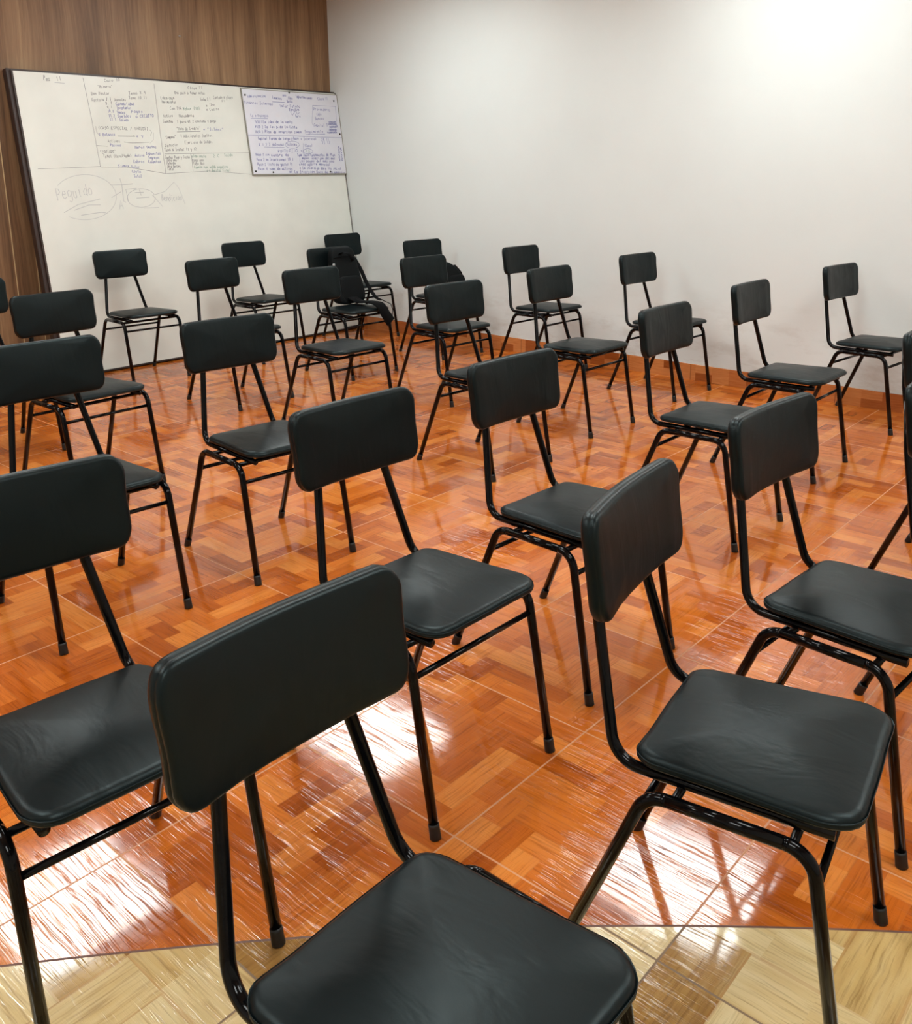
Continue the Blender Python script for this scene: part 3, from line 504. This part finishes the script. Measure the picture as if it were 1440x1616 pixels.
def make_chair():
    t = empty('chair')
    # seat
    ol = rounded_outline(.163, .182, -.170, .190, [.042, .060, .060, .042])
    seat = cushion(ol, .424, .449, .022, .013, lambda p, z: Vector((p.x, p.y, z+.010*(p.x+.17)/.36)))
    link_mesh('seat', seat, M_leather, t)
    # backrest: local plane along the lean
    B0, B1 = Vector((-.2215, 0, .664)), Vector((-.2465, 0, .848))
    upv = (B1-B0).normalized(); L = (B1-B0).length; fwd = Vector((upv.z, 0, -upv.x))
    ol = rounded_outline(.186, .189, 0, L, .036)
    def place(p, d):
        curve = .016*(p.y/.187)**2
        fold = .0022*math.exp(-((p.y-.133)/.008)**2)+.0012*math.exp(-((p.y+.150)/.007)**2) if d > -.005 else 0
        return B0+upv*p.x+Vector((0, p.y, 0))+fwd*(d+curve+fold)
    back = cushion(ol, -.032, .0, .013, .006, place, inner=(.93, .86, .79, .7, .6, .5, .38, .25, .12))
    link_mesh('backrest', back, M_leather, t)
    for s in (-1, 1):
        # post that carries the backrest and runs on under the seat
        topv = B0+upv*.13+fwd*(-.040)+Vector((0, s*.088, 0))
        low = B0+upv*-.0+fwd*(-.040)+Vector((0, s*.104, 0))
        cor = Vector((-.203, s*.1475, .412)); end = Vector((.150, s*.152, .4155))
        pts = [topv, low]+arc_corner(low, cor, end, .055, 9)+[end]
        bm = bmesh.new(); tube(bm, pts, .0100, 16); link_mesh('back_post', bm, M_frame, t)
        # side frame: rail and two legs
        rz, rw = .4060, .1965
        rc, fc = Vector((-.128, s*rw, rz)), Vector((.128, s*rw, rz))
        fr, ff = Vector((-.2905, s*.2057, .0)), Vector((.1985, s*.2004, .0))
        ra = arc_corner(fr, rc, fc, .050, 8); fa = arc_corner(ff, fc, rc, .050, 8)
        bm = bmesh.new(); tube(bm, [fr+(rc-fr).normalized()*.018]+ra, .0108, 16); lg = link_mesh('leg', bm, M_frame, t)
        d = (rc-fr).normalized(); bm = bmesh.new(); tube(bm, [fr+Vector((0, 0, .0)), fr+d*.006, fr+d*.028, fr+d*.034], .0128, 14, True, .0118); link_mesh('foot_cap', bm, M_rubber, lg)
        bm = bmesh.new(); tube(bm, [ff+(fc-ff).normalized()*.018]+fa, .0108, 16); lg = link_mesh('leg', bm, M_frame, t)
        d = (fc-ff).normalized(); bm = bmesh.new(); tube(bm, [ff, ff+d*.006, ff+d*.028, ff+d*.034], .0128, 14, True, .0118); link_mesh('foot_cap', bm, M_rubber, lg)
        bm = bmesh.new(); tube(bm, [ra[-1], fa[-1]], .0108, 16); link_mesh('side_rail', bm, M_frame, t)
    def on(a, b, z): return a+(b-a)*((z-a.z)/(b.z-a.z))
    for (fx, fw_, cx_, z) in ((-.2905, .2057, -.128, .335), (.1985, .2004, .128, .350)):
        p = on(Vector((fx, fw_, 0)), Vector((cx_, .1965, .406)), z); q = Vector((p.x, -p.y, p.z))
        bm = bmesh.new(); tube(bm, [p, q], .0068, 12); link_mesh('stretcher', bm, M_frame, t)
    for x in (-.085, .098):
        bm = bmesh.new(); tube(bm, [(x, .1965, .402), (x, -.1965, .402)], .0075, 12); link_mesh('cross_bar', bm, M_frame, t)
    return t
def copy_tree(o, parent=None):
    c = o.copy(); C.objects.link(c)
    if parent is not None: c.parent = parent
    for ch in list(o.children): copy_tree(ch, c)
    return c
PRE = 'black padded metal chair '
CHAIRS = [
 (1, .643, .623, -89.3, 'nearest of all, its seat filling the bottom edge of the photo'),
 (2, .639, 1.411, -94.1, 'at lower left, its big seat cut by the left edge'),
 (3, 1.358, .542, -80.6, 'at lower right, nearest full seat, backrest seen most edge-on'),
 (4, 1.413, 1.364, -90.6, 'in the centre, directly behind the nearest chair'),
 (5, 1.975, .578, -94.0, 'behind the lower right chair, seat cut by the right edge'),
 (6, 2.048, 1.392, -92.4, 'right of the central one, seat touching the lower right backrest'),
 (7, 1.932, 2.651, -94.8, 'left of centre, all four feet showing on open orange tiles'),
 (8, 1.278, 2.711, -93.3, 'at the left edge, second backrest above the lower left chair seat'),
 (9, 1.888, 3.884, -88.3, 'on the left, backrest covering the foot of the whiteboard left edge'),
 (10, 3.222, 5.763, -92.0, 'alone before the blank left half of the big whiteboard'),
 (11, 3.262, 4.696, -86.5, 'before the whiteboard, its backrest overlapping the one close behind'),
 (12, 4.177, 5.677, -89.6, 'nearest the middle of the whiteboard, backrest partly covered from the left'),
 (13, 3.261, 3.782, -92.0, 'directly before the chair that holds the flat backpack'),
 (14, 4.236, 4.769, -90.6, 'holding the flat black backpack with its strap over the seat'),
 (15, 5.219, 5.752, -91.3, 'farthest of all, in the corner of whiteboard and white wall'),
 (16, 5.134, 4.752, -94.5, 'by the white wall, holding the dark rounded bag'),
 (17, 4.144, 3.780, -92.9, 'directly before the chair holding the dark rounded bag'),
 (18, 3.262, 2.726, -93.0, 'mid room, two rows before the chair holding the rounded bag'),
 (19, 5.129, 3.781, -91.2, 'by the white wall, next right after the one holding a bag'),
 (20, 4.114, 2.783, -91.3, 'mid room, backrest overlapping the seat of a chair by the wall'),
 (21, 5.097, 2.826, -93.5, 'by the white wall, its seat half hidden by a nearer backrest'),
 (22, 3.218, 1.554, -90.2, 'mid right, nearer one whose creased backrest hides a wall-side seat'),
 (23, 4.146, 1.626, -89.8, 'on the right, oval seat just before the rightmost wall-side chair'),
 (24, 5.177, 1.588, -95.7, 'last one towards the right along the white wall'),
 (25, 3.303, .618, -92.2, 'at the right edge, rear leg and upper sliver of backrest showing'),
 (26, 1.838, 4.718, -89.8, 'at the left edge, small backrest end against brown wood'),
 (27, 2.548, .387, -91.5, 'at the right edge, only the lower sliver of a backrest showing'),
]
proto = make_chair(); ROOT = {}
for k, (i, x, y, hd, lab) in enumerate(CHAIRS):
    o = proto if k == 0 else copy_tree(proto)
    o.location = (x, y, 0); o.rotation_euler = (0, 0, radians(hd))
    tag(o, PRE+lab, 'chair', 'black padded chairs standing in rows'); ROOT[i] = (x, y, radians(hd))

# ---------------------------------------------------------------- bags
def loc(i, x, y, z):
    X, Y, h = ROOT[i]; return Vector((X+x*cos(h)-y*sin(h), Y+x*sin(h)+y*cos(h), z))
def soft_box(hx, hy, hz, e1=.35, e2=.3, nu=40, nv=22, fn=None):
    bm = bmesh.new(); rows = []
    sp = lambda v, e: math.copysign(abs(v)**e, v)
    for j in range(nv+1):
        ph = -pi/2+pi*j/nv; row = []
        for i in range(nu):
            th = 2*pi*i/nu
            p = Vector((hx*sp(cos(ph), e1)*sp(cos(th), e2), hy*sp(cos(ph), e1)*sp(sin(th), e2), hz*sp(sin(ph), e1)))
            if fn: p = fn(p)
            row.append(bm.verts.new(p))
        rows.append(row)
    for a, b in zip(rows, rows[1:]):
        for i in range(nu): bm.faces.new((a[i], a[(i+1) % nu], b[(i+1) % nu], b[i]))
    bmesh.ops.remove_doubles(bm, verts=bm.verts, dist=1e-5)
    bmesh.ops.recalc_face_normals(bm, faces=bm.faces)
    return bm
def strap(bm, pts, wd, th=.0025, side=Vector((0, 1, 0))):
    """flat webbing through pts"""
    P = []
    pts = [Vector(p) for p in pts]
    for i in range(len(pts)-1):
        p0, p1, p2, p3 = pts[max(i-1, 0)], pts[i], pts[i+1], pts[min(i+2, len(pts)-1)]
        for k in range(6):
            t = k/6
            P.append(.5*((2*p1)+(p2-p0)*t+(2*p0-5*p1+4*p2-p3)*t*t+(3*p1-p0-3*p2+p3)*t**3))
    P.append(pts[-1]); rings = []
    for i, p in enumerate(P):
        t = (P[min(i+1, len(P)-1)]-P[max(i-1, 0)]).normalized()
        s = (side-t*side.dot(t)).normalized(); n = t.cross(s)
        rings.append([bm.verts.new(p+s*wd/2*a+n*th/2*b) for a, b in ((-1, -1), (1, -1), (1, 1), (-1, 1))])
    for a, b in zip(rings, rings[1:]):
        for k in range(4): bm.faces.new((a[k], a[(k+1) % 4], b[(k+1) % 4], b[k]))
    bm.faces.new(rings[0][::-1]); bm.faces.new(rings[-1]); bmesh.ops.recalc_face_normals(bm, faces=bm.faces); return bm
def backpack_flat():
    p = loc(14, -.098, .045, .468); t = empty('backpack', p, ROOT[14][2])
    def fn(q):
        f = (q.z+.19)/.38                       # 0 bottom .. 1 top
        q = q.copy(); q.x = q.x*(1.0-.55*f)-.075*f+.012*sin(q.y*22+q.z*14)*(1-f); q.y = q.y*(1.08-.22*f)
        q.z = (q.z+.19)*1.0; return q
    bm = soft_box(.062, .118, .19, .3, .35, 44, 26, fn); link_mesh('body', bm, M_nylon, t)
    bm = soft_box(.022, .095, .085, .4, .35, 36, 16, lambda q: Vector((q.x+.048+(-.085*(q.z+.12)/.38), q.y, q.z+.105))); link_mesh('front_pocket', bm, M_nylon, t)
    bm = bmesh.new(); strap(bm, [(-.035, -.045, .335), (-.012, -.03, .350), (.010, 0, .340), (.010, .03, .305), (-.004, .045, .285)], .026); link_mesh('handle', bm, M_web, t)
    bm = bmesh.new(); tube(bm, [(-.035, -.098, .315), (-.018, -.04, .322), (-.014, .04, .320), (-.035, .098, .312)], .003, 8); link_mesh('zip', bm, M_web, t)
    bm = bmesh.new(); box(bm, -.030, -.020, -.112, -.094, .255, .280, .002); link_mesh('buckle', bm, M_buckle, t, label='small pale metal buckle')
    bm = bmesh.new(); strap(bm, [(-.04, .095, .30), (-.01, .125, .22), (.03, .145, .12), (.10, .155, .035), (.17, .150, .018)], .034); link_mesh('strap', bm, M_web, t)
    bm = bmesh.new(); strap(bm, [(.04, -.02, .05), (.12, -.01, .022), (.21, .0, .026), (.285, .02, .012), (.318, .05, -.06), (.325, .085, -.112)], .078, .010); link_mesh('strap', bm, M_web, t, label='broad padded strap hanging over the seat front')
    bm = bmesh.new(); tube(bm, [(.10, .150, .04), (.20, .14, .018), (.285, .125, .006), (.312, .118, -.03), (.318, .105, -.075), (.322, .085, -.105)], .0028, 8); link_mesh('strap_cord', bm, M_web, t)
    return tag(t, 'flat black nylon backpack slumped against the backrest, broad strap hanging over the seat front', 'backpack')
def bag_round():
    p = loc(16, -.020, .062, .469); t = empty('backpack', p, ROOT[16][2])
    def fn(q):
        f = (q.z+.14)/.28; q = q.copy(); q.x = q.x*(1-.25*f)-.03*f; q.y = q.y*(1.0-.45*f*f)-.045*f*f+.006*sin(q.z*40); q.z = (q.z+.14)*.80; return q
    link_mesh('body', soft_box(.110, .118, .14, .6, .5, 40, 24, fn), M_nylon, t)
    link_mesh('front_pocket', soft_box(.028, .085, .07, .5, .45, 32, 14, lambda q: Vector((q.x+.095-.04*(q.z+.07)/.14, q.y+.01, q.z*.85+.072))), M_nylon, t)
    bm = bmesh.new(); strap(bm, [(-.03, -.07, .205), (-.03, -.05, .232), (-.03, -.015, .230), (-.03, .0, .205)], .022); link_mesh('handle', bm, M_web, t)
    bm = bmesh.new(); strap(bm, [(.0, .06, .19), (.02, .108, .13), (.01, .126, .07), (.0, .124, .02)], .03, .004, Vector((1, 0, 0))); link_mesh('strap', bm, M_web, t)
    return tag(t, 'dark rounded bag on the seat by the white wall, showing behind two backrests', 'backpack')
backpack_flat(); bag_round()
